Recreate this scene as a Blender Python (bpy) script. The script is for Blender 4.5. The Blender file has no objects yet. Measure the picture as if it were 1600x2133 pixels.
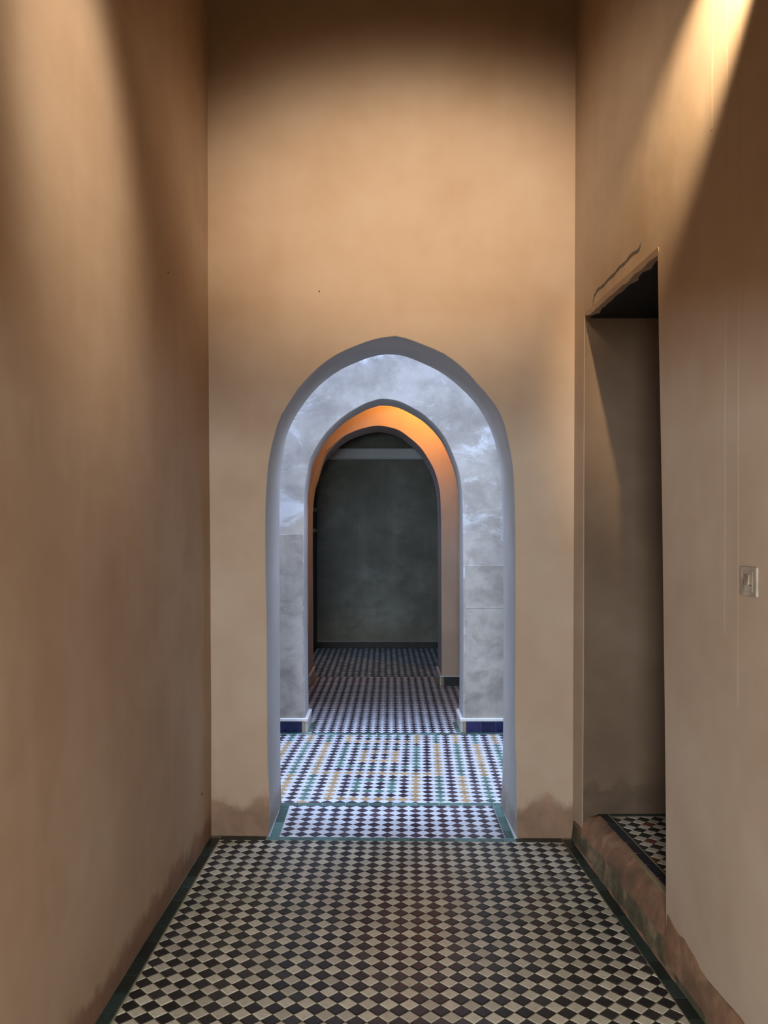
import bpy, bmesh, math, random
from mathutils import Vector, Matrix, noise
random.seed(7)
S = bpy.context.scene
C = S.collection
F, U0, V0, H = 1700.0, 800.0, 1110.0, 1.5       # focal length in px, vanishing point in px, eye height in m

# ------------------------------------------------------------------ camera
cd = bpy.data.cameras.new('camera'); cam = bpy.data.objects.new('camera', cd); C.objects.link(cam)
cam.location = (0, 0, H); cam.rotation_euler = (math.pi/2, 0, 0)
cd.sensor_fit = 'HORIZONTAL'; cd.sensor_width = 36.0
cd.lens = F/1600*36; cd.shift_y = (V0-1066.5)/1600; cd.clip_start = 0.02
S.camera = cam
S.view_settings.view_transform = 'Standard'; S.view_settings.look = 'None'
S.view_settings.exposure = 0.0; S.view_settings.gamma = 1.0; S.view_settings.use_curve_mapping = False
S.cycles.use_denoising = True; S.cycles.adaptive_threshold = 0.02
S.cycles.max_bounces = 6; S.cycles.diffuse_bounces = 4; S.cycles.caustics_reflective = False; S.cycles.caustics_refractive = False

# ------------------------------------------------------------------ world + lights
w = bpy.data.worlds.new('sky'); S.world = w; w.use_nodes = True
bg = w.node_tree.nodes['Background']; bg.inputs[0].default_value = (0.42, 0.6, 1.0, 1); bg.inputs[1].default_value = 0.12

def aim(o, target):
    d = Vector(target) - o.location
    o.rotation_euler = d.to_track_quat('-Z', 'Y').to_euler()
def area(name, loc, target, sx, sy, power, col):
    l = bpy.data.lights.new(name, 'AREA'); l.shape = 'RECTANGLE'; l.size = sx; l.size_y = sy
    l.energy = power; l.color = col
    o = bpy.data.objects.new(name, l); C.objects.link(o); o.location = loc; aim(o, target); return o
def spot(name, loc, target, power, col, size, blend, rad):
    l = bpy.data.lights.new(name, 'SPOT'); l.energy = power; l.color = col
    l.spot_size = math.radians(size); l.spot_blend = blend; l.shadow_soft_size = rad
    o = bpy.data.objects.new(name, l); C.objects.link(o); o.location = loc; aim(o, target); return o
def bulb(name, loc, power, col, rad):
    l = bpy.data.lights.new(name, 'POINT'); l.energy = power; l.color = col; l.shadow_soft_size = rad
    o = bpy.data.objects.new(name, l); C.objects.link(o); o.location = loc; return o

SKY = (0.43, 0.60, 1.0); WARM = (1.0, 0.66, 0.36); LAMP = (1.0, 0.88, 0.72); DAY = (0.69, 0.85, 1.0)
area('courtyard_daylight', (0.0, 5.3, 5.3), (0, 5.3, 0), 4.6, 1.3, 365, SKY)           # open top of the light well
area('courtyard_daylight_left', (-2.7, 5.3, 3.7), (0, 5.3, 1.0), 1.3, 1.6, 55, (0.74, 0.84, 1.0))   # high open ends of the court
area('courtyard_daylight_right', (2.7, 5.3, 3.7), (0, 5.3, 1.0), 1.3, 1.6, 55, (0.74, 0.84, 1.0))
area('entrance_daylight', (-0.45, -2.2, 1.48), (0.1, 3.0, 0.6), 0.9, 0.55, 260, DAY)   # doorway behind the viewer
area('back_room_window', (-0.84, 9.3, 1.8), (0.6, 9.3, 0.0), 0.6, 0.9, 9, SKY)        # small window of the last room
bulb('added_warm_fill', (0.1, -0.5, 1.55), 40, WARM, 0.15)  # added warm fill behind the viewer, no lamp is known there
spot('lamp_to_back_wall', (0.25, 0.9, 3.5), (0.17, 4.0, 3.04), 540, LAMP, 33, 1.0, 0.2).scale = (1.7, 1.0, 1.0)
spot('lamp_to_left_wall', (0.35, 1.8, 4.25), (-0.885, 2.38, 2.74), 310, LAMP, 31, 1.0, 0.15)
spot('lamp_to_right_wall', (0.86, 1.95, 3.42), (1.022, 2.42, 3.12), 260, (1.0, 0.78, 0.5), 42, 0.9, 0.02)
spot('inner_room_lamp', (0.5, 7.58, 2.95), (0.38, 8.02, 2.86), 60, (1.0, 0.37, 0.06), 152, 0.6, 0.04)

# ------------------------------------------------------------------ materials
def new_mat(name):
    m = bpy.data.materials.new(name); m.use_nodes = True
    nt = m.node_tree; b = nt.nodes['Principled BSDF']
    return m, nt, b
def nd(nt, t, **kw):
    n = nt.nodes.new(t)
    for k, v in kw.items():
        if k in n.inputs.keys(): n.inputs[k].default_value = v
        else: setattr(n, k, v)
    return n
def ramp(nt, fac, stops):
    r = nt.nodes.new('ShaderNodeValToRGB'); e = r.color_ramp.elements
    while len(e) < len(stops): e.new(0.5)
    for el, (p, c) in zip(e, stops): el.position = p; el.color = (*c, 1) if len(c) == 3 else c
    nt.links.new(fac, r.inputs[0]); return r.outputs[0]
def mixc(nt, fac, a, b, mode='MIX'):
    n = nt.nodes.new('ShaderNodeMix'); n.data_type = 'RGBA'; n.blend_type = mode
    for sock, v in ((n.inputs[0], fac), (n.inputs[6], a), (n.inputs[7], b)):
        if isinstance(v, (int, float)): sock.default_value = v
        elif isinstance(v, tuple): sock.default_value = (*v, 1)
        else: nt.links.new(v, sock)
    return n.outputs[2]
def mth(nt, op, a, b=None, c=None):
    n = nt.nodes.new('ShaderNodeMath'); n.operation = op
    for i, v in enumerate((a, b, c)):
        if v is None: continue
        if isinstance(v, (int, float)): n.inputs[i].default_value = v
        else: nt.links.new(v, n.inputs[i])
    return n.outputs[0]
def nz(nt, vec, scale, detail=4, rough=0.55, dist=0.0):
    n = nd(nt, 'ShaderNodeTexNoise', Scale=scale, Detail=detail, Roughness=rough, Distortion=dist)
    nt.links.new(vec, n.inputs['Vector']); return n.outputs['Fac']
def scaled(nt, vec, s):
    n = nt.nodes.new('ShaderNodeMapping'); n.inputs['Scale'].default_value = s
    nt.links.new(vec, n.inputs['Vector']); return n.outputs[0]

def plaster(name, c1, c2, c3, stain=None, stain_h=0.15, stain_w=0.16, patchy=0.0, bump=0.35, streak=0.25, whitewash=None, ns=1.1):
    m, nt, b = new_mat(name)
    co = nt.nodes.new('ShaderNodeTexCoord').outputs['Object']
    n1 = nz(nt, co, ns, 4, 0.66, 0.0)
    col = ramp(nt, n1, [(0.3, c1), (0.52, c2), (0.72, c3)])
    st = nz(nt, scaled(nt, co, (9, 9, 0.35)), 1.0, 2)
    col = mixc(nt, mth(nt, 'MULTIPLY', ramp(nt, st, [(0.5, (0, 0, 0)), (0.8, (1, 1, 1))]), streak), col, c3)
    if whitewash:
        wn = nz(nt, scaled(nt, co, (1.3, 1.3, 2.2)), 2.2, 5, 0.7, 0.6)
        col = mixc(nt, ramp(nt, wn, [(0.52, (0, 0, 0)), (0.62, (0.75, 0.75, 0.75))]), col, whitewash)
    if patchy:
        pn = nz(nt, scaled(nt, co, (1.0, 1.0, 1.6)), 3.1, 4, 0.62, 0.4)
        col = mixc(nt, mth(nt, 'MULTIPLY', ramp(nt, pn, [(0.5, (0, 0, 0)), (0.66, (1, 1, 1))]), patchy), col, c1)
    if stain:
        sep = nt.nodes.new('ShaderNodeSeparateXYZ'); nt.links.new(co, sep.inputs[0])
        wob = nz(nt, scaled(nt, co, (1, 1, 0.9)), 7.0, 4, 0.6)
        hgt = mth(nt, 'ADD', sep.outputs[2], mth(nt, 'MULTIPLY', mth(nt, 'SUBTRACT', wob, 0.5), -stain_w*1.6))
        msk = nt.nodes.new('ShaderNodeMapRange'); msk.interpolation_type = 'SMOOTHSTEP'
        msk.inputs['From Min'].default_value = stain_h+0.035; msk.inputs['From Max'].default_value = stain_h-0.035
        nt.links.new(hgt, msk.inputs['Value'])
        sc = ramp(nt, wob, [(0.3, tuple(x*0.55 for x in stain)), (0.6, stain), (0.8, tuple(min(1, x*1.5) for x in stain))])
        col = mixc(nt, mth(nt, 'MULTIPLY', msk.outputs[0], 0.8), col, sc)
    nt.links.new(col, b.inputs['Base Color']); b.inputs['Roughness'].default_value = 0.85
    b.inputs['Specular IOR Level'].default_value = 0.25
    h = nz(nt, co, max(2.0, ns), 5, 0.42)
    bp = nd(nt, 'ShaderNodeBump', Strength=bump, Distance=0.03); nt.links.new(h, bp.inputs['Height'])
    nt.links.new(bp.outputs[0], b.inputs['Normal'])
    return m

def glaze(name, c, var=0.25, rough=0.28, dirt=None, hue=None):
    m, nt, b = new_mat(name)
    oi = nt.nodes.new('ShaderNodeObjectInfo').outputs['Random']
    geo = nt.nodes.new('ShaderNodeNewGeometry'); isl = geo.outputs['Random Per Island']
    r = mth(nt, 'FRACT', mth(nt, 'ADD', oi, isl))
    lo = tuple(x*(1-var) for x in c); hi = tuple(min(1, x*(1+var*0.7)) for x in c)
    col = ramp(nt, r, [(0.0, lo), (0.55, c), (1.0, hue or hi)])
    wn = nz(nt, geo.outputs['Position'], 55, 2, 0.6)
    d = dirt or tuple(x*0.6 for x in c)
    col = mixc(nt, ramp(nt, wn, [(0.48, (0, 0, 0)), (0.8, (0.7, 0.7, 0.7))]), col, d)
    nt.links.new(col, b.inputs['Base Color'])
    rr = mth(nt, 'ADD', mth(nt, 'MULTIPLY', wn, 0.25), rough-0.1); nt.links.new(rr, b.inputs['Roughness'])
    b.inputs['Specular IOR Level'].default_value = 0.4
    return m

M = {}
M['tan'] = plaster('tan_plaster', (0.403, 0.259, 0.159), (0.459, 0.315, 0.209), (0.500, 0.361, 0.255), stain=(0.25, 0.13, 0.075), stain_h=0.17)
M['tan_side'] = plaster('tan_side_plaster', (0.409, 0.269, 0.166), (0.458, 0.316, 0.207), (0.501, 0.368, 0.260), stain=(0.28, 0.145, 0.085), stain_h=0.10, stain_w=0.14)
M['tan_right'] = plaster('tan_right_plaster', (0.409, 0.279, 0.182), (0.464, 0.334, 0.229), (0.510, 0.388, 0.280))
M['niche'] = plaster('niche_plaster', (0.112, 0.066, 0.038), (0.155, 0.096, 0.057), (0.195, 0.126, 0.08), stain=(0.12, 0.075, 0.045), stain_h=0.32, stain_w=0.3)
M['gallery'] = plaster('gallery_plaster', (0.30, 0.265, 0.23), (0.45, 0.405, 0.355), (0.54, 0.50, 0.46), patchy=0.6, ns=2.8, whitewash=(0.68, 0.67, 0.66))
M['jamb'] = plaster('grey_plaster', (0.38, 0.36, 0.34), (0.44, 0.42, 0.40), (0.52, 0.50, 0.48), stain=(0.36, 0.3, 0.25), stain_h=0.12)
M['inner'] = plaster('inner_plaster', (0.46, 0.34, 0.26), (0.54, 0.42, 0.33), (0.6, 0.49, 0.4))
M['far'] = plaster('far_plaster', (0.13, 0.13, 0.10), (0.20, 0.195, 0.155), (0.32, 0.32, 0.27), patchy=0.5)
M['band'] = plaster('band_plaster_with_light', (0.6, 0.6, 0.6), (0.68, 0.68, 0.68), (0.75, 0.75, 0.75))  # light falling on the far band is put into this pale colour
M['patch'] = plaster('patch_plaster', (0.25, 0.225, 0.19), (0.43, 0.385, 0.33), (0.53, 0.48, 0.42), patchy=0.75, ns=2.6)
M['cap'] = plaster('cap_plaster', (0.6, 0.57, 0.54), (0.7, 0.67, 0.64), (0.78, 0.75, 0.72))
M['base'] = plaster('worn_base', (0.13, 0.08, 0.05), (0.25, 0.13, 0.07), (0.36, 0.215, 0.125), patchy=0.5, bump=0.35, ns=7, streak=0.0)
M['base_low'] = plaster('mossy_base', (0.06, 0.055, 0.03), (0.13, 0.10, 0.055), (0.33, 0.22, 0.13), patchy=0.6, bump=0.35, ns=9, streak=0.0)
M['stone'] = plaster('broken_stone', (0.25, 0.17, 0.1), (0.38, 0.28, 0.18), (0.5, 0.4, 0.3), bump=1.0)
M['mortar'] = plaster('mortar', (0.20, 0.17, 0.08), (0.27, 0.23, 0.12), (0.36, 0.31, 0.18))
M['mortar_pale'] = plaster('pale_mortar', (0.4, 0.38, 0.35), (0.5, 0.48, 0.45), (0.6, 0.58, 0.55))
M['dark'] = plaster('dark_plaster', (0.05, 0.04, 0.03), (0.08, 0.06, 0.045), (0.1, 0.08, 0.06))  # very dark plaster colour for the small room behind the doorway
M['white_t'] = glaze('cream_tile', (0.55, 0.48, 0.35), 0.2, 0.3, dirt=(0.36, 0.29, 0.20))
M['black_t'] = glaze('black_tile', (0.018, 0.018, 0.018), 0.4, 0.33, hue=(0.04, 0.036, 0.032))
M['white_g'] = glaze('white_glazed_tile', (0.66, 0.66, 0.66), 0.12, 0.3)
M['black_g'] = glaze('plum_tile', (0.04, 0.028, 0.045), 0.4, 0.3, hue=(0.09, 0.06, 0.075))
M['green_g'] = glaze('green_tile', (0.09, 0.17, 0.14), 0.4, 0.28)
M['ochre_g'] = glaze('ochre_tile', (0.42, 0.27, 0.13), 0.3, 0.3)
M['teal_g'] = glaze('teal_border_tile', (0.07, 0.14, 0.115), 0.4, 0.28, hue=(0.12, 0.23, 0.2))
M['dkgreen'] = glaze('dark_green_border_tile', (0.017, 0.028, 0.022), 0.4, 0.3, hue=(0.03, 0.05, 0.04))
M['navy'] = glaze('navy_tile', (0.010, 0.014, 0.085), 0.5, 0.22, hue=(0.028, 0.022, 0.10))
M['inkblue'] = glaze('ink_border_tile', (0.010, 0.018, 0.032), 0.4, 0.3)
M['blackbase'] = glaze('black_base_tile', (0.005, 0.005, 0.008), 0.4, 0.5)
M['red_t'] = glaze('red_tile', (0.16, 0.045, 0.03), 0.3, 0.35)
M['blue_f'] = glaze('slate_tile', (0.03, 0.05, 0.06), 0.5, 0.3)
M['white_f'] = glaze('pale_blue_tile', (0.42, 0.47, 0.5), 0.4, 0.3)
def simple(name, c, rough=0.5, metal=0.0, n=25, v=0.3):
    m, nt, b = new_mat(name)
    co = nt.nodes.new('ShaderNodeTexCoord').outputs['Object']
    col = ramp(nt, nz(nt, co, n, 4), [(0.3, tuple(x*(1-v) for x in c)), (0.7, tuple(min(1, x*(1+v)) for x in c))])
    nt.links.new(col, b.inputs['Base Color']); b.inputs['Roughness'].default_value = rough; b.inputs['Metallic'].default_value = metal
    return m
M['plastic'] = simple('aged_plastic', (0.34, 0.26, 0.18), 0.45)
M['plastic2'] = simple('aged_plastic_rocker', (0.24, 0.165, 0.09), 0.4)
M['screw'] = simple('dark_screw', (0.08, 0.05, 0.04), 0.5)
M['shaded_wood'] = simple('lintel_wood_with_shade', (0.002, 0.0015, 0.001), 0.8)  # dark wood, with the shade under the doorway head put into its colour
M['doorwood'] = simple('dark_door_wood', (0.012, 0.009, 0.008), 0.6)
M['cedar'] = simple('dark_cedar', (0.05, 0.03, 0.018), 0.7)
M['brass'] = simple('dull_brass', (0.5, 0.4, 0.22), 0.5, 0.3)
M['hole_dark'] = simple('nail_hole_dark', (0.05, 0.035, 0.025), 0.7)
M['crack'] = simple('crack_grey', (0.10, 0.085, 0.08), 0.95)

# ------------------------------------------------------------------ mesh helpers
def link(name, me, parent=None, mat=None):
    o = bpy.data.objects.new(name, me); C.objects.link(o)
    if parent: o.parent = parent
    if mat is not None:
        for mm in (mat if isinstance(mat, (list, tuple)) else [mat]): me.materials.append(mm)
    return o
def mesh(name, vs, fs, mat, parent=None, mi=None, smooth=None):
    me = bpy.data.meshes.new(name); me.from_pydata(vs, [], fs); me.update()
    bm = bmesh.new(); bm.from_mesh(me); bmesh.ops.recalc_face_normals(bm, faces=bm.faces); bm.to_mesh(me); bm.free()
    if mi: me.polygons.foreach_set('material_index', mi)
    if smooth:
        me.polygons.foreach_set('use_smooth', [True]*len(me.polygons)); me.set_sharp_from_angle(angle=math.radians(smooth))
    return link(name, me, parent, mat)
def bevel(o, wd, seg=2, ang=40):
    b = o.modifiers.new('bevel', 'BEVEL'); b.width = wd; b.segments = seg; b.limit_method = 'ANGLE'; b.angle_limit = math.radians(ang); b.use_clamp_overlap = False; b.harden_normals = True
    return o
def box(name, x0, x1, y0, y1, z0, z1, mat, parent=None, bv=0.0):
    vs = [(x, y, z) for z in (z0, z1) for y in (y0, y1) for x in (x0, x1)]
    fs = [(0, 2, 3, 1), (4, 5, 7, 6), (0, 1, 5, 4), (2, 6, 7, 3), (0, 4, 6, 2), (1, 3, 7, 5)]
    o = mesh(name, vs, fs, mat, parent)
    return bevel(o, bv) if bv else o
def tag(o, label, kind='structure', cat=None, group=None):
    o['label'] = label
    if kind: o['kind'] = kind
    if cat: o['category'] = cat
    if group: o['group'] = group
    return o
def catmull(pts, n=5):
    out = []; P = [pts[0]] + list(pts) + [pts[-1]]
    for i in range(1, len(P)-2):
        p0, p1, p2, p3 = P[i-1:i+3]
        for k in range(n):
            t = k/n
            out.append(tuple(0.5*(2*b+(c-a)*t+(2*a-5*b+4*c-d)*t*t+(3*b-a-3*c+d)*t**3) for a, b, c, d in zip(p0, p1, p2, p3)))
    out.append(tuple(pts[-1])); return out
def outline(px, Z):
    """pixel outline measured on the photograph -> metres on the wall plane at depth Z"""
    return catmull([((x-U0)*Z/F, H+(V0-y)*Z/F) for x, y in px])

def resample(pts, n):
    d = [0.0]
    for a, b in zip(pts, pts[1:]): d.append(d[-1]+math.dist(a, b))
    out = []; k = 0
    for i in range(n):
        t = d[-1]*i/(n-1)
        while k < len(d)-2 and d[k+1] < t: k += 1
        f = (t-d[k])/max(1e-9, d[k+1]-d[k]); out.append((pts[k][0]+(pts[k+1][0]-pts[k][0])*f, pts[k][1]+(pts[k+1][1]-pts[k][1])*f))
    return out

def arch_wall(name, ol, x0, x1, top, yf, T, mats, bv=0.01, back=None):
    """wall with an arched opening down to the floor; mats = front, reveal, back"""
    ol = [(x, max(0.0, z)) for x, z in ol]; ol[0] = (ol[0][0], 0.0); ol[-1] = (ol[-1][0], 0.0)
    poly = [(x0, 0), (x0, top), (x1, top), (x1, 0)] + ol[::-1]
    n = len(poly)
    bpoly = poly
    if back:
        bl = [(x, max(0.0, z)) for x, z in back]; bl[0] = (bl[0][0], 0.0); bl[-1] = (bl[-1][0], 0.0); bpoly = poly[:4]+bl[::-1]
    vs = [(x, yf(x), z) for x, z in poly] + [(x, yf(x)+T, z) for x, z in bpoly]
    fs = [tuple(range(n)), tuple(range(2*n-1, n-1, -1))]; mi = [0, 2]
    for i in range(n):
        j = (i+1) % n; fs.append((i, j, n+j, n+i)); mi.append(1 if 4 <= i < n-1 else 0)
    o = mesh(name, vs, fs, mats, None, mi, smooth=35)
    return bevel(o, bv, 2, 45)

# ------------------------------------------------------------------ plan of the place (metres; camera at x=0, y=0)
def XL(y): return -0.8545 - 0.021*(4.035-y)            # left wall face at the floor
def XB(y): return 0.917 + 0.0436*(3.997-y)             # foot of the right-hand base
def XR(y): return 0.925 + 0.055*(4.0-y)                # right wall face
def Y1(x): return 4.02 - 0.02*x                        # front of the first arch wall
T1 = 0.47
Y2, T2, Y3, T3, Y4 = 6.145, 0.32, 8.02, 0.52, 10.62
CEIL = 5.0

# ---- first arch wall
A1 = [(558, 1745), (561, 1700), (560, 1641), (557, 1590), (556, 1480), (555, 1300), (552.5, 1160), (552.5, 1074), (554.4, 1016.7), (558.3, 968.7), (566, 926.4), (576.5, 888), (586, 863), (603.4, 836), (620.7, 809), (663, 765), (703.4, 737), (740, 720.8), (780, 707), (822, 700.5),
      (845, 705), (876.9, 717), (925, 738), (963.4, 767), (992.2, 797.6), (1024.9, 836), (1042, 863), (1051.8, 891.8), (1061.4, 934), (1068, 978), (1070.6, 1026), (1072, 1074), (1073, 1160), (1073, 1300), (1072, 1500), (1075, 1600), (1075, 1655), (1075.5, 1700), (1077, 1745)]
A1B = [(586, 1678), (584, 1600), (583, 1400), (582, 1200), (582, 1074), (583.2, 997.5), (588, 955), (594.8, 914.9), (607.3, 882), (630.3, 843.8), (663, 805), (705.3, 772.6), (751.4, 751.5), (780, 742), (810, 738.4), (835, 741),
       (857.7, 747.7), (915.3, 774.6), (959.5, 809), (992, 843.8), (1013.3, 878), (1026.8, 911), (1034.5, 940), (1041.2, 978), (1043.7, 1016.7), (1046, 1074), (1047.5, 1200), (1048, 1400), (1046, 1600), (1042, 1680)]
o1 = resample(outline(A1, 4.02), 110); o1b = resample(outline(A1B, 4.49), 110)
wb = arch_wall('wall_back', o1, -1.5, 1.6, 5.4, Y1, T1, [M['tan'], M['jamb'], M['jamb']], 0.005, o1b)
tag(wb, 'tan plastered end wall of the corridor, pierced by the nearest and largest pointed arch')

# ---- left wall
ys = [-2.4 + 0.41*i for i in range(17)]; zs = [0, 0.6, 1.3, 2, 2.7, 3.4, 4.1, 5.1]
vs = []; fs = []
for k, off in enumerate((0, -0.5)):
    for y in ys:
        for z in zs:
            vs.append((XL(y)-0.005*z+off + (0.004*math.sin(y*3.1+z*1.7)*(k == 0)), y, z))
nz_, ny_ = len(zs), len(ys)
for k in range(2):
    for i in range(ny_-1):
        for j in range(nz_-1):
            a = k*ny_*nz_+i*nz_+j; fs.append((a, a+1, a+nz_+1, a+nz_))
for i in range(ny_-1):
    for j in (0, nz_-1):
        a = i*nz_+j; b2 = a+ny_*nz_; fs.append((a, a+nz_, b2+nz_, b2))
for j in range(nz_-1):
    for i in (0, ny_-1):
        a = i*nz_+j; b2 = a+ny_*nz_; fs.append((a, a+1, b2+1, b2))
wl = mesh('wall_left', vs, fs, M['tan_side'], smooth=35)
tag(wl, 'long tan plastered corridor wall on the left with a reddish worn foot')

# ---- right wall with the doorway
YJ0, YJ1, ZD = 2.867, 3.84, 2.52                       # near jamb, far jamb, head of the doorway
prof = [(-2.4, 0), (-2.4, 5.1), (4.1, 5.1), (4.1, 0), (YJ1, 0.0), (YJ1-0.004, 0.9), (YJ1+0.002, 1.7), (YJ1, ZD), (3.4, ZD+0.006), (YJ0+0.10, ZD+0.004),
        (YJ0+0.085, 2.2), (YJ0+0.05, 1.6), (YJ0+0.02, 0.9), (YJ0+0.004, 0.45), (YJ0, 0.0)]
n = len(prof); TW = 0.5
vs = [(XR(y)+0.004*z, y, z) for y, z in prof] + [(XR(y)+TW, y, z) for y, z in prof]
fs = [tuple(range(n)), tuple(range(2*n-1, n-1, -1))]; mi = [0, 1]
for i in range(n):
    j = (i+1) % n; fs.append((i, j, n+j, n+i)); mi.append(1 if 4 <= i < n-1 else 0)
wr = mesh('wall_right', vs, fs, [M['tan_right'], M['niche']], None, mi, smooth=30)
bevel(wr, 0.008, 2, 45)
tag(wr, 'tan plastered corridor wall on the right with a dark doorway above a step')
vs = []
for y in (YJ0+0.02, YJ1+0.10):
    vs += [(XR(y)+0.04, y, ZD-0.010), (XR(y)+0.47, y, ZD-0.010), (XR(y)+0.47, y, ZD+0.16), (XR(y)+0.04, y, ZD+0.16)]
lin = bevel(mesh('lintel', vs, [(0, 1, 2, 3), (4, 7, 6, 5), (0, 4, 5, 1), (1, 5, 6, 2), (2, 6, 7, 3), (3, 7, 4, 0)], M['shaded_wood'], wr), 0.004)
lin['label'] = 'dark wooden lintel with its shade put into the near-black colour'
# rough plaster lip at the head of the doorway
vs = []; fs = []
for i in range(26):
    y = YJ0+0.08 + (YJ1-0.03-YJ0-0.08)*i/25
    d = 0.004+0.010*noise.noise((y*14, 2, 0)); zz = ZD-0.008+0.008*noise.noise((y*13, 7, 0)); x = XR(y)+0.01
    vs += [(x-0.003, y, ZD+0.012), (x, y, zz-0.004), (x+d+0.03, y, zz), (x+d+0.03, y, ZD+0.012)]
for i in range(25):
    for k in range(4): a = i*4+k; b2 = i*4+(k+1) % 4; fs.append((a, b2, b2+4, a+4))
fs += [(0, 1, 2, 3), (100, 103, 102, 101)]
mesh('plaster_lip', vs, fs, M['tan_right'], wr, smooth=50)
# open crack above the doorway: a thin dark grey ribbon on the plaster, following the photographed line
ck = catmull([(3.735, 2.50), (3.715, 2.53), (3.70, 2.565), (3.675, 2.578), (3.64, 2.586), (3.57, 2.582), (3.487, 2.588), (3.43, 2.586), (3.36, 2.595), (3.30, 2.592), (3.22, 2.600), (3.155, 2.592), (3.13, 2.600), (3.125, 2.615)], 3)
vs = []; fs = []
for i, (y, z) in enumerate(ck):
    a = ck[max(0, i-1)]; b2 = ck[min(len(ck)-1, i+1)]; t = Vector((b2[0]-a[0], b2[1]-a[1])).normalized()
    wd = (0.0055+0.004*noise.noise((i*0.7, 3, 1)))*(0.4 if i > len(ck)-3 or i < 5 else 1.0)
    nx, nzv = -t.y*wd, t.x*wd
    for s in (-1, 1):
        x = XR(y)+0.004*z
        vs += [(x-0.0012, y+s*nx, z+s*nzv), (x+0.004, y+s*nx, z+s*nzv)]
for i in range(len(ck)-1):
    a = i*4
    fs += [(a, a+2, a+6, a+4), (a+1, a+5, a+7, a+3), (a, a+4, a+5, a+1), (a+2, a+3, a+7, a+6)]
fs += [(0, 1, 3, 2), (len(vs)-4, len(vs)-2, len(vs)-1, len(vs)-3)]
cr = mesh('crack', vs, fs, M['crack'], wr); cr['label'] = 'dark open crack in the plaster above the doorway'
# vertical plaster joints on the near part of the right wall
for y0, z0, z1, wd in ((2.535, 2.75, 4.8, 0.0025), (2.44, 1.2, 3.2, 0.0018), (2.36, 1.0, 4.8, 0.0015)):
    vs = []; fs = []
    N = 24
    for i in range(N+1):
        z = z0+(z1-z0)*i/N; y = y0+0.006*noise.noise((z*2.3, y0*9, 0)); x = XR(y)+0.004*z
        vs += [(x+0.002, y-wd-0.02, z), (x-0.0009, y, z), (x+0.002, y+wd, z)]
    for i in range(N):
        a = i*3; fs += [(a, a+1, a+4, a+3), (a+1, a+2, a+5, a+4), (a, a+3, a+5, a+2)]
    fs += [(0, 2, 1), (N*3, N*3+1, N*3+2)]
    mesh('plaster_joint', vs, fs, M['tan_right'], wr)

# ---- worn base / doorstep along the right wall
def strip_mesh(name, secs, mats, midx, parent=None, smooth=50):
    k = len(secs[0]); vs = [p for s in secs for p in s]; fs = []; mi = []
    for i in range(len(secs)-1):
        for j in range(k):
            a = i*k+j; b2 = i*k+(j+1) % k; fs.append((a, b2, b2+k, a+k)); mi.append(midx[j])
    fs += [tuple(range(k)), tuple(range(len(vs)-1, len(vs)-k-1, -1))]; mi += [0, 0]
    return mesh(name, vs, fs, mats, parent, mi, smooth)
secs = []
N = 60
for i in range(N+1):
    y = YJ0-0.03 + (3.995-YJ0+0.03)*i/N
    q = noise.noise((y*6, 0, 4)); q2 = noise.noise((y*17, 5, 4)); q3 = noise.noise((y*3, 9, 1))
    inside = y < YJ1-0.005
    xb, xr = XB(y), XR(y)
    hi = 0.18
    if inside:
        secs.append([(xb-0.001, y, 0), (xb+0.004+0.004*q2, y, 0.02), (xb+0.012+0.005*q, y, 0.082+0.01*q3), (xr+0.028+0.006*q2, y, 0.158+0.006*q), (xr+0.072, y, hi), (xr+0.14, y, hi-0.004), (xr+0.14, y, 0)])
    else:
        secs.append([(xb-0.001, y, 0), (xb+0.003, y, 0.02), (xb+0.008, y, 0.08), (xr+0.002, y, 0.13+0.03*q), (xr+0.02, y, 0.16), (xr+0.05, y, 0.16), (xr+0.05, y, 0)])
st = strip_mesh('doorstep', secs, [M['base'], M['base_low']], [1, 1, 0, 0, 0, 0, 0])
vs = []; fs = []
for i in range(61):
    y = 2.72+(3.93-2.72)*i/60; hh = max(0.002, 0.006+0.014*noise.noise((y*11, 3, 2))); ww = 0.003+0.003*noise.noise((y*15, 8, 2)); x = XB(y)
    vs += [(x-ww, y, -0.001), (x-ww*0.5, y, hh*0.7), (x+0.008, y, hh+0.006), (x+0.012, y, -0.001)]
for i in range(60):
    for k in range(4): a = i*4+k; b2 = i*4+(k+1) % 4; fs.append((a, b2, b2+4, a+4))
fs += [(0, 1, 2, 3), (243, 242, 241, 240)]
mesh('mortar_bead', vs, fs, M['base'], st, smooth=60)
tag(st, 'worn brown earthen doorstep under the dark doorway on the right')
secs = []
for i in range(N+1):
    y = 0.3 + (YJ0-0.03-0.3)*i/N
    t = max(0, min(1, (y-2.3)/0.55))
    top = 0.115+0.065*max(0, (y-2.58)/0.28)+0.02*noise.noise((y*7, 1, 0))+0.012*noise.noise((y*19, 4, 0))
    q = noise.noise((y*6, 0, 4)); q2 = noise.noise((y*17, 5, 4)); xb, xr = XB(y), XR(y)
    secs.append([(xb-0.001, y, 0), (xb+0.004+0.004*q2, y, 0.02), (xb+0.010+0.005*q, y, min(0.082, top*0.7)), (xr-0.004, y, top), (xr+0.03, y, top), (xr+0.03, y, 0)])
bs = strip_mesh('baseboard_right', secs, [M['base'], M['base_low']], [1, 0, 0, 0, 0, 0])
tag(bs, 'crumbling brown wall foot below the near right wall, plaster broken away above it')

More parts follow.
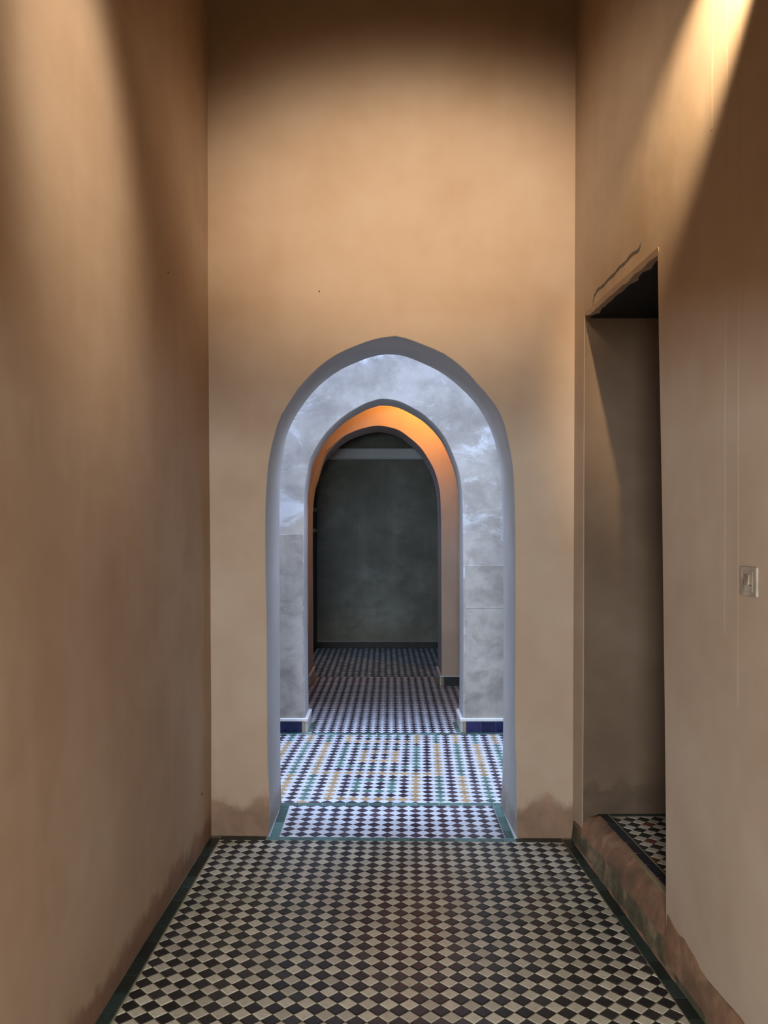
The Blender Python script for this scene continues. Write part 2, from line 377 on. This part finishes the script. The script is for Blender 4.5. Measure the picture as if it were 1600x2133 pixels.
# ---- room shells that shut the light in
def shell(name, x0, x1, y0, y1, z0, z1, mat, label):
    return tag(box(name, x0, x1, y0, y1, z0, z1, mat), label)
shell('ceiling', -1.5, 1.6, -2.4, 4.2, CEIL+0.1, CEIL+0.3, M['cedar'], 'high dark cedar ceiling of the corridor')
shell('light_block', -1.5, 1.6, -2.4, 0.4, 1.80, 5.1, M['cedar'], 'added unseen block overhead that keeps entrance light off the upper walls')  # added unseen block, shaped to cut entrance light off the upper walls
mesh_end = arch_wall('wall_front', [(-0.75, 0), (-0.75, 2.3), (-0.6, 2.45), (-0.3, 2.5), (0.0, 2.45), (0.15, 2.3), (0.15, 0)], -1.5, 1.6, 5.2, lambda x: -2.6, 0.2, [M['tan']]*3, 0)
tag(mesh_end, 'plastered wall behind the viewer with the entrance opening')
# niche room behind the doorway
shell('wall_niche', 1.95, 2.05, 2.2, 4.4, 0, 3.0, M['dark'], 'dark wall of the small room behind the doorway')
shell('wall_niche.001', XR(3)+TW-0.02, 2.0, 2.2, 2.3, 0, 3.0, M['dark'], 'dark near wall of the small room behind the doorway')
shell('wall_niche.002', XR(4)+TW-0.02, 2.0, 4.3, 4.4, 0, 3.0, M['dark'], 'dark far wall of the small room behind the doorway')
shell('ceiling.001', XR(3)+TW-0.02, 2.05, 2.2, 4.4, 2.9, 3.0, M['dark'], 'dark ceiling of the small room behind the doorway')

# ---- second arch wall (gallery side)
A2 = [(636, 1525), (634.5, 1450), (633, 1300), (633, 1180), (633.8, 1093.6), (633.8, 1036), (638, 997.5), (645.7, 959), (659.2, 932), (678.4, 903.3), (713, 869.7), (751.4, 845.7), (775, 836), (797.5, 831.3),
      (832.7, 837), (875, 859), (900, 879.3), (921, 903.3), (934.5, 926.4), (946, 953.3), (955.7, 982), (961.4, 1016.7), (963.4, 1045.6), (964.3, 1100), (965, 1203), (965.5, 1389), (964, 1525)]
o2 = outline(A2, Y2)
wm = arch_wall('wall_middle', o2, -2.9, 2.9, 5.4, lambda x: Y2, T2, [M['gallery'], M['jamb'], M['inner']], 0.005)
tag(wm, 'grey blotchy plaster wall with the second arch, beyond the bright blue-lit court')
# repaired plaster fields on the two piers
def patch(x0, x1, z0, z1, seed):
    pts = []
    for i in range(9): pts.append((x0+(x1-x0)*i/8, z1+0.006*noise.noise((i*0.9, seed, 0))))
    pts += [(x1, z0), (x0, z0)]
    k = len(pts)
    vs = [(x, Y2-0.004, z) for x, z in pts]+[(x, Y2+0.01, z) for x, z in pts]
    fs = [tuple(range(k))]+[(i, (i+1) % k, k+(i+1) % k, k+i) for i in range(k)]
    bevel(mesh('plaster_patch', vs, fs, M['patch'], wm), 0.002, 1)
patch(-1.3, -0.612, 0.1, 1.49, 3)
patch(0.612, 1.25, 0.93, 1.255, 5)
patch(0.612, 1.25, 0.1, 0.924, 8)

# ---- third arch wall
A3 = [(643, 1430), (643, 1300), (642, 1150), (642, 1100), (642.8, 1055), (647.6, 1016.7), (653.4, 997.5), (663, 968.7), (674.5, 945.6), (690, 930), (705.3, 916.8), (722.6, 905.3), (751.4, 893.7), (784.5, 887),
      (810, 890), (832.7, 897.6), (857.7, 915.8), (876.9, 934), (892.3, 957), (903.8, 978.3), (911.5, 1001), (916.3, 1026), (918, 1055), (919, 1110), (919.5, 1250), (920, 1428)]
o3 = outline(A3, Y3)
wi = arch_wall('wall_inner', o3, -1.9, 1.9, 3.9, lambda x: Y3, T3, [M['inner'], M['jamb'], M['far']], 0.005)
tag(wi, 'orange-lit plaster wall with the third and smallest arch')
shell('wall_inner_left', -1.9, -1.8, Y2+T2, Y3, 0, 3.9, M['inner'], 'plastered end of the warmly lit room on the left')
shell('wall_inner_right', 1.8, 1.9, Y2+T2, Y3, 0, 3.9, M['inner'], 'plastered end of the warmly lit room on the right')
shell('ceiling.002', -1.9, 1.9, Y2+T2-0.1, Y3+0.1, 3.5, 3.7, M['inner'], 'plastered ceiling of the warmly lit room')

# ---- last room
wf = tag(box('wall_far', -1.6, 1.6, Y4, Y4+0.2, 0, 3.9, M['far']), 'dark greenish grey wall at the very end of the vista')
vs = []; fs = []
sec = [(0.0, 2.452), (-0.05, 2.456), (-0.055, 2.468), (-0.045, 2.474), (-0.05, 2.592), (0.0, 2.596)]
for x in (-1.6, 1.6): vs += [(x, Y4+a, z) for a, z in sec]
k = len(sec); fs = [(i, (i+1) % k, k+(i+1) % k, k+i) for i in range(k)]+[tuple(range(k)), tuple(range(2*k-1, k-1, -1))]
tag(mesh('trim_1', vs, fs, M['band']), 'plaster band across the far wall near its top, its light painted in as a pale colour')
XFL = -0.905
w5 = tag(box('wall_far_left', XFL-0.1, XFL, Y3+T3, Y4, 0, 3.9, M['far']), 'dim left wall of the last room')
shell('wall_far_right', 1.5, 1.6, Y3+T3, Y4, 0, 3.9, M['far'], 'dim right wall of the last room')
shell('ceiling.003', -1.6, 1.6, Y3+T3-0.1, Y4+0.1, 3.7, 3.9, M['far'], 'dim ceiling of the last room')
dr = bpy.data.objects.new('door_1', None); C.objects.link(dr); dr.location = (XFL, 10.17, 0)
tag(dr, 'dark wooden door seen edge-on at the left end of the far wall')
def rel(o, p): o.parent = p; o.matrix_parent_inverse = Matrix.Translation(-Vector(p.location)); return o
for i in range(4):
    rel(box('board', XFL+0.001, XFL+0.035, 9.78+0.2*i+0.002, 9.78+0.2*(i+1)-0.002, 0.02, 2.25, M['doorwood'], None, 0.003), dr)
for z in (1.53, 1.79):
    h = rel(box('hinge_strap', XFL+0.033, XFL+0.042, 9.98, 10.57, z-0.022, z+0.022, M['brass'], None, 0.002), dr); h['label'] = 'dull brass strap hinge'

# ------------------------------------------------------------------ floors
def clip(poly, field):
    """convex clip of poly by a counter-clockwise convex field"""
    out = poly
    for i in range(len(field)):
        a, b2 = field[i], field[(i+1) % len(field)]; inp, out = out, []
        if not inp: return []
        def side(p): return (b2[0]-a[0])*(p[1]-a[1])-(b2[1]-a[1])*(p[0]-a[0])
        for j in range(len(inp)):
            p, q = inp[j], inp[(j+1) % len(inp)]; sp, sq = side(p), side(q)
            if sp >= 0: out.append(p)
            if (sp >= 0) != (sq >= 0):
                t = sp/(sp-sq); out.append((p[0]+(q[0]-p[0])*t, p[1]+(q[1]-p[1])*t))
    return out
def parea(p): return 0.5*sum(p[i][0]*p[(i+1) % len(p)][1]-p[(i+1) % len(p)][0]*p[i][1] for i in range(len(p)))
TH = 0.008
def tile_geo(poly, cx, cy, z=0.0, inset=0.9):
    """low slab with a chamfered edge; polygon relative to (cx, cy)"""
    k = len(poly)
    vs = [(x, y, z-TH) for x, y in poly]+[(x, y, z-0.0012) for x, y in poly]+[(cx+(x-cx)*inset, cy+(y-cy)*inset, z) for x, y in poly]
    fs = [tuple(range(2*k, 3*k))]
    for r in (0, 1):
        for i in range(k): j = (i+1) % k; fs.append((r*k+i, r*k+j, (r+1)*k+j, (r+1)*k+i))
    return vs, fs
def seen(x, y, z):
    if y < 0.2: return False
    u = U0+x*F/y; v = V0+(H-z)*F/y
    return -10 < u < 1610 and v < 2145
class Stuff:
    def __init__(s): s.v = []; s.f = []; s.m = []
    def add(s, vs, fs, mi):
        o = len(s.v); s.v += vs; s.f += [tuple(o+i for i in f) for f in fs]; s.m += [mi]*len(fs)
    def build(s, name, mats, parent, label):
        if not s.v: return
        me = bpy.data.meshes.new(name); me.from_pydata(s.v, [], s.f); me.update(); me.polygons.foreach_set('material_index', s.m)
        o = link(name, me, parent, mats); o['kind'] = 'stuff'; o['label'] = label; return o

def tile_field(parent, field, z, D, org, tilt, kind, mats, nind, label, vis=None, gr=0.0015, jit=0.0007):
    """square tiles set diagonally. kind(c, r, dark) -> key of mats; names come from the keys"""
    if parea(field) < 0: field = field[::-1]
    ex = Vector((1, -tilt)).normalized(); ey = Vector((tilt, 1)).normalized()
    xs = [p[0] for p in field]; ysq = [p[1] for p in field]
    R = int(max(max(xs)-min(xs), max(ysq)-min(ysq))/D)+30
    keys = list(mats); items = []
    h = D/2-gr*1.41
    for r in range(-R, R):
        for c in range(-R, R):
            for dark in (True, False):
                o2 = 0 if dark else 0.5
                p = Vector(org)+ex*((c+o2)*D)+ey*((r+o2)*D)
                if not (min(xs)-D < p.x < max(xs)+D and min(ysq)-D < p.y < max(ysq)+D): continue
                rnd = random.Random(c*7919+r*104729+dark*31)
                pts = []
                for a, b2 in ((1, 0), (0, 1), (-1, 0), (0, -1)):
                    q = p+ex*(a*h)+ey*(b2*h); pts.append((q.x+rnd.uniform(-jit, jit), q.y+rnd.uniform(-jit, jit)))
                cl = clip(pts, field)
                if len(cl) < 3 or abs(parea(cl)) < 0.05*D*D/2: continue
                full = abs(parea(cl)) > 0.999*abs(parea(pts))
                items.append((p.x, p.y, cl, full, kind(c, r, dark)))
    ind = []
    if nind:
        per = {}
        for it in sorted(items, key=lambda t: t[1]):
            if not seen(it[0], it[1], z) or (vis and not vis(it[0], it[1])): continue
            fam = 'w' if it[4].startswith(('white', 'cream')) else 'd'
            if per.get(fam, 0) < nind: per[fam] = per.get(fam, 0)+1; ind.append(it)
    iset = set(id(t) for t in ind); proto = {}
    for px_, py_, cl, full, key in ind:
        rnd = random.Random(int(px_*9973)+int(py_*7919)*13)
        if full:
            if key not in proto:
                me = bpy.data.meshes.new(key); 
                pts = [tuple(ex*(a*h)+ey*(b2*h)) for a, b2 in ((1, 0), (0, 1), (-1, 0), (0, -1))]
                v_, f_ = tile_geo(pts, 0, 0); me.from_pydata(v_, [], f_); me.update(); me.materials.append(mats[key]); proto[key] = me
            o = bpy.data.objects.new(key, proto[key])
            o.rotation_euler = (rnd.gauss(0, 0.006), rnd.gauss(0, 0.006), rnd.gauss(0, 0.008))
        else:
            me = bpy.data.meshes.new(key); cx = sum(p[0] for p in cl)/len(cl); cy = sum(p[1] for p in cl)/len(cl)
            v_, f_ = tile_geo([(x-px_, y-py_) for x, y in cl], cx-px_, cy-py_); me.from_pydata(v_, [], f_); me.update(); me.materials.append(mats[key])
            o = bpy.data.objects.new(key, me)
        o.location = (px_, py_, z+rnd.uniform(-0.0004, 0.0004)); C.objects.link(o); o.parent = parent
    st_ = Stuff()
    for it in items:
        if id(it) in iset: continue
        cl = it[2]; cx = sum(p[0] for p in cl)/len(cl); cy = sum(p[1] for p in cl)/len(cl)
        v_, f_ = tile_geo(cl, cx, cy, z); st_.add(v_, f_, keys.index(it[4]))
    st_.build('tiles', [mats[k] for k in keys], parent, label)

def strip_tiles(parent, name, a, b2, wdir, width, L, mat, z, gr=0.002, off=0.0, label=None, field=None):
    """row of oblong border tiles from a to b2, each its own object"""
    a = Vector(a); b2 = Vector(b2); d = (b2-a); tot = d.length; d.normalize(); wv = Vector(wdir).normalized()*width
    t = -off*L
    while t < tot-0.005:
        t0, t1 = max(t, 0)+gr/2, min(t+L*random.uniform(0.97, 1.03), tot)-gr/2
        nt_ = t+L if t1 >= tot-gr else t1+gr/2
        if t1-t0 > 0.012:
            p = [a+d*t0, a+d*t1, a+d*t1+wv*0.96, a+d*t0+wv*0.96]
            c = sum(p, Vector((0, 0)))/4; q = [tuple(v-c) for v in p]
            if parea(q) < 0: q.reverse()
            if field:
                qq = clip([tuple(v) for v in (p if parea(p) > 0 else p[::-1])], field)
                if len(qq) < 3: t = nt_; continue
                q = [(x-c.x, y-c.y) for x, y in qq]
            me = bpy.data.meshes.new(name); v_, f_ = tile_geo(q, 0, 0, 0, 0.93); me.from_pydata(v_, [], f_); me.update(); me.materials.append(mat)
            o = bpy.data.objects.new(name, me); o.location = (c.x, c.y, z+random.uniform(-0.0006, 0.0006)); C.objects.link(o); o.parent = parent
            o.rotation_euler = (random.gauss(0, 0.006), random.gauss(0, 0.006), 0)
        t = nt_
def bed(name, poly, z, mat, label, thick=0.1):
    if parea(poly) < 0: poly = poly[::-1]
    k = len(poly)
    vs = [(x, y, z) for x, y in poly]+[(x, y, z-thick) for x, y in poly]
    fs = [tuple(range(k)), tuple(range(2*k-1, k-1, -1))]+[(i, (i+1) % k, k+(i+1) % k, k+i) for i in range(k)]
    return tag(mesh(name, vs, fs, mat), label)
GZ = -0.0022                                            # mortar level below tile tops

# corridor floor
YN = 1.1
fl = bed('floor', [(-1.0, -2.4), (1.15, -2.4), (1.05, 4.06), (-0.95, 4.06)], GZ, M['mortar'], 'corridor floor of black and cream diamond tiles with a dark green border')
fy = lambda x: Y1(x)-0.047
fieldc = [(XL(YN)+0.054, YN), (XB(YN)-0.046, YN), (XB(4)-0.046, fy(0.88)), (XL(4)+0.054, fy(-0.8))]
tile_field(fl, fieldc, 0.0, 0.0657, (-0.306, 3.957), 0.0294, lambda c, r, d: 'black_tile' if d else 'cream_tile',
           {'cream_tile': M['white_t'], 'black_tile': M['black_t']}, 300, 'black and cream diamond tiles farther up the corridor')
strip_tiles(fl, 'border_tile', (XL(4.02), 4.02), (XL(2.0), 2.0), (1, 0.0), 0.05, 0.114, M['dkgreen'], 0.0)
strip_tiles(fl, 'border_tile', (XB(3.99), 3.99), (XB(2.0), 2.0), (-1, 0.0), 0.046, 0.114, M['dkgreen'], 0.0)
strip_tiles(fl, 'border_tile', (XL(4)+0.05, Y1(-0.8)-0.002), (-0.575, Y1(-0.575)-0.002), (0, -1), 0.043, 0.114, M['dkgreen'], 0.0)
strip_tiles(fl, 'border_tile', (-0.573, Y1(-0.57)-0.002), (0.64, Y1(0.64)-0.002), (0, -1), 0.043, 0.116, M['teal_g'], 0.0)
strip_tiles(fl, 'border_tile', (0.643, Y1(0.643)-0.002), (0.87, Y1(0.87)-0.002), (0, -1), 0.043, 0.114, M['dkgreen'], 0.0)

# threshold of the first arch
YB = 4.49
ft = bed('floor.001', [(-0.62, 4.03), (0.68, 4.0), (0.68, YB+0.05), (-0.62, YB+0.05)], GZ+0.0002, M['mortar_pale'], 'tiled threshold under the nearest arch, plum and white diamonds with a teal border')
tile_field(ft, [(-0.516, Y1(-0.5)+0.003), (0.594, Y1(0.59)+0.003), (0.598, YB-0.002), (-0.518, YB-0.002)], 0.0, 0.0715, (-0.3414, 4.064), 0.028,
           lambda c, r, d: 'plum_tile' if d else 'white_tile', {'white_tile': M['white_g'], 'plum_tile': M['black_g']}, 300, 'tiles of the threshold')
strip_tiles(ft, 'teal_border_tile', (-0.518, Y1(-0.5)+0.003), (-0.52, YB), (-1, 0), 0.048, 0.1, M['teal_g'], 0.0)
strip_tiles(ft, 'teal_border_tile', (0.597, Y1(0.6)+0.003), (0.60, YB), (1, 0), 0.045, 0.1, M['teal_g'], 0.0)
strip_tiles(ft, 'teal_border_tile', (-0.6, YB+0.002), (0.66, YB+0.002), (0, 1), 0.045, 0.13, M['teal_g'], 0.0)

# court floor
fg = bed('floor.002', [(-2.85, YB+0.045), (2.85, YB+0.045), (2.85, Y2), (-2.85, Y2)], GZ, M['mortar_pale'], 'bright court floor of white, plum, green and ochre diamond tiles')
A_ = 'bgbobgbo'; B_ = 'bobgbobg'
def court(c, r, d):
    if not d: return 'white_tile'
    rr = (r+100*18) % 18
    if rr <= 6: q = A_[int(max(abs((c+4.5)), abs(rr-3.5))) % 8]
    else: q = B_[int(max(abs((c+4.5)), abs(rr-12.5))) % 8]
    return {'b': 'plum_tile', 'g': 'green_tile', 'o': 'ochre_tile'}[q]
def vis1(x, y): return abs(x-0.03*y) < 0.62+0.14*(y-4.49)
tile_field(fg, [(-2.8, YB+0.05), (2.8, YB+0.05), (2.8, Y2-0.075), (-2.8, Y2-0.075)], 0.0, 0.0705, (0.248, 4.59), 0.045, court,
           {'white_tile': M['white_g'], 'plum_tile': M['black_g'], 'green_tile': M['green_g'], 'ochre_tile': M['ochre_g']}, 300, 'farther diamond tiles of the court floor', vis1)
strip_tiles(fg, 'teal_border_tile', (-0.95, Y2-0.072), (0.95, Y2-0.072), (0, 1), 0.05, 0.15, M['teal_g'], 0.0)

# inner floors (tiles only a few pixels high)
fi = bed('floor.003', [(-1.85, Y2-0.02), (1.85, Y2-0.02), (1.85, Y3+T3), (-1.85, Y3+T3)], GZ-0.0003, M['mortar'], 'plum and white tiled floor beyond the second arch')
for fld in ([(o2[0][0]+0.05, Y2-0.018), (o2[-1][0]-0.05, Y2-0.018), (o2[-1][0]-0.05, Y2+T2), (o2[0][0]+0.05, Y2+T2)],
            [(-1.3, Y2+T2), (1.3, Y2+T2), (1.3, Y3), (-1.3, Y3)], [(o3[0][0]+0.05, Y3), (o3[-1][0]-0.05, Y3), (o3[-1][0]-0.05, Y3+T3-0.05), (o3[0][0]+0.05, Y3+T3-0.05)]):
    tile_field(fi, fld, 0.0, 0.07, (0.02, 6.2), 0.01, lambda c, r, d: 'plum_tile' if d else 'white_tile', {'white_tile': M['white_g'], 'plum_tile': M['black_g']}, 0, 'small plum and white diamond tiles')
strip_tiles(fi, 'teal_border_tile', (o2[0][0]+0.022, Y2), (o2[0][0]+0.022, Y2+T2), (1, 0), 0.028, 0.12, M['teal_g'], 0.0)
strip_tiles(fi, 'teal_border_tile', (o2[-1][0]-0.022, Y2), (o2[-1][0]-0.022, Y2+T2), (-1, 0), 0.028, 0.12, M['teal_g'], 0.0)
strip_tiles(fi, 'teal_border_tile', (o3[0][0]+0.03, Y3+T3-0.048), (o3[-1][0]-0.03, Y3+T3-0.048), (0, 1), 0.045, 0.15, M['teal_g'], 0.0)
ff = bed('floor.004', [(-1.5, Y3+T3-0.002), (1.55, Y3+T3-0.002), (1.55, Y4+0.02), (-1.5, Y4+0.02)], GZ-0.0003, M['mortar'], 'dim slate and pale blue tiled floor of the last room')
tile_field(ff, [(XFL, Y3+T3), (1.5, Y3+T3), (1.5, Y4), (XFL, Y4)], 0.0, 0.07, (0.02, 8.6), 0.0, lambda c, r, d: 'slate_tile' if d else 'white_tile', {'white_tile': M['white_f'], 'slate_tile': M['blue_f']}, 0, 'small slate and pale blue diamond tiles')

# raised floor behind the doorstep
ZN = 0.18
fn = bed('floor.005', [(1.05, 2.3), (1.98, 2.3), (1.98, 4.3), (1.01, 4.3), (1.01, 3.8)], ZN+GZ, M['mortar'], 'raised tiled floor inside the dark doorway, black and cream diamonds with a navy border', 0.15)
XN0 = lambda y: XR(y)+0.072
strip_tiles(fn, 'navy_border_tile', (XN0(3.835), 3.835), (XN0(2.7), 2.7), (1, 0.05), 0.045, 0.12, M['inkblue'], ZN)
strip_tiles(fn, 'navy_border_tile', (XN0(3.84)+0.05, 3.835), (1.45, 3.835), (0, -1), 0.03, 0.12, M['dkgreen'], ZN)
def niche_k(c, r, d):
    if not d: return 'cream_tile'
    return 'red_tile' if (c*7+r*5) % 11 == 0 else 'black_tile'
tile_field(fn, [(XN0(3.8)+0.05, 3.80), (XN0(2.5)+0.05, 2.5), (1.9, 2.5), (1.9, 3.80)], ZN, 0.0657, (1.2, 3.7), -0.05, niche_k,
           {'cream_tile': M['white_t'], 'black_tile': M['black_t'], 'red_tile': M['red_t']}, 90, 'black and cream tiles deeper inside the doorway', lambda x, y: x*F/y < 590)

# ------------------------------------------------------------------ tiled plinths
def plinth(name, x0, x1, yf, h, cap, tmat, label, tw=0.112, start=None, ret=None, T=0.3):
    """tiles along a pier, joint by joint; ret = +1/-1 adds the return along the reveal at x1 / x0"""
    root = bpy.data.objects.new(name, None); C.objects.link(root); root.location = ((x0+x1)/2, yf, 0); tag(root, label)
    rel(box('mortar_bed', x0, x1, yf-0.014, yf+0.01, 0, h+0.004, M['mortar_pale'] if tmat == M['navy'] else M['mortar']), root)
    e = x1 if ret == 1 else x0; s = -1 if ret == 1 else 1; t = e
    if ret:
        crn = rel(box('broken_corner', min(e, e+s*0.02), max(e, e+s*0.02), yf-0.017, yf+0.02, 0, h+0.006, M['stone'], None, 0.004), root); t = e+s*0.021
        rel(box('reveal_plinth', min(e, e-s*0.02), max(e, e-s*0.02), yf-0.012, yf+T+0.005, 0, h, M['mortar_pale'], None, 0.004), root)
        rel(box('reveal_cap', min(e+s*0.01, e-s*0.024), max(e+s*0.01, e-s*0.024), yf-0.02, yf+T+0.008, h, h+cap, M['cap'], None, 0.005), root)
    if cap: rel(box('cap', x0, x1, yf-0.022, yf+0.01, h+0.002, h+cap, M['cap'], None, 0.005), root)
    i = 0
    while (t > x0+0.01) if s < 0 else (t < x1-0.01):
        t2 = max(t-tw, x0) if s < 0 else min(t+tw, x1)
        a, b2 = sorted((t, t2))
        rel(box('tile', a+0.001, b2-0.001, yf-0.021, yf-0.012, 0.002, h+random.uniform(-0.001, 0.001), tmat, None, 0.0015), root); t = t2
    return root
plinth('baseboard_left', -1.5, o2[0][0]-0.002, Y2, 0.082, 0.024, M['navy'], 'navy tiled plinth with white cap at the foot of the left court pier', ret=1, T=T2)
plinth('baseboard_right', o2[-1][0]+0.002, 1.5, Y2, 0.082, 0.024, M['navy'], 'navy tiled plinth with white cap at the foot of the right court pier', ret=-1, T=T2)
plinth('baseboard_inner', -1.4, o3[0][0]-0.002, Y3, 0.085, 0.018, M['blackbase'], 'black tiled plinth left of the third arch', tw=0.117, ret=1, T=T3)
plinth('baseboard_inner', o3[-1][0]+0.002, 1.4, Y3, 0.085, 0.018, M['blackbase'], 'black tiled plinth right of the third arch', tw=0.117, ret=-1, T=T3)
plinth('baseboard_far', XFL, 1.5, Y4, 0.08, 0.012, M['blackbase'], 'row of black tiles along the foot of the far wall', tw=0.116)

# ------------------------------------------------------------------ small things
sw = bpy.data.objects.new('light_switch', None); C.objects.link(sw)
ys_, zs_ = 2.285, 1.364
sw.location = (XR(ys_)+0.004*zs_, ys_, zs_); sw.rotation_euler = (0, 0, math.atan(0.055))
tag(sw, 'small aged beige light switch on the near right wall', None, 'light switch')
box('plate', -0.006, 0.004, -0.046, 0.046, -0.042, 0.042, M['plastic'], sw, 0.004)
box('inner_frame', -0.0078, -0.003, -0.028, 0.024, -0.031, 0.031, M['plastic'], sw, 0.003)
rk = box('rocker', -0.0125, -0.004, -0.012, 0.014, -0.012, 0.021, M['plastic2'], sw, 0.003); rk.rotation_euler = (0, math.radians(8), 0)
for z in (-0.010,):
    bm = bmesh.new(); bmesh.ops.create_cone(bm, cap_ends=True, segments=10, radius1=0.0028, radius2=0.002, depth=0.004, matrix=Matrix.Translation((-0.0075, -0.020, z)) @ Matrix.Rotation(math.pi/2, 4, 'Y'))
    me = bpy.data.meshes.new('screw'); bm.to_mesh(me); bm.free(); link('screw', me, sw, M['screw'])
def nail_hole(parent, loc, axis, r=0.004):  # small dark cone standing in for a nail hole in the plaster
    bm = bmesh.new(); rot = Matrix.Rotation(math.pi/2, 4, 'X') if axis == 'y' else Matrix.Rotation(math.pi/2, 4, 'Y')
    bmesh.ops.create_cone(bm, cap_ends=True, segments=8, radius1=r, radius2=r*0.7, depth=0.012, matrix=Matrix.Translation(loc) @ rot)
    me = bpy.data.meshes.new('nail_hole'); bm.to_mesh(me); bm.free(); return link('nail_hole', me, parent, M['hole_dark'])
def onback(x, y): X = (x-U0)*4.02/F; return (X, Y1(X), H+(V0-y)*4.02/F)
nail_hole(wb, onback(665, 606), 'y')
nail_hole(wl, (XL(3.6), 3.85, 0.27), 'x', 0.008)
nail_hole(wl, (XL(3.3)-0.012, 3.32, 2.56), 'x', 0.004)
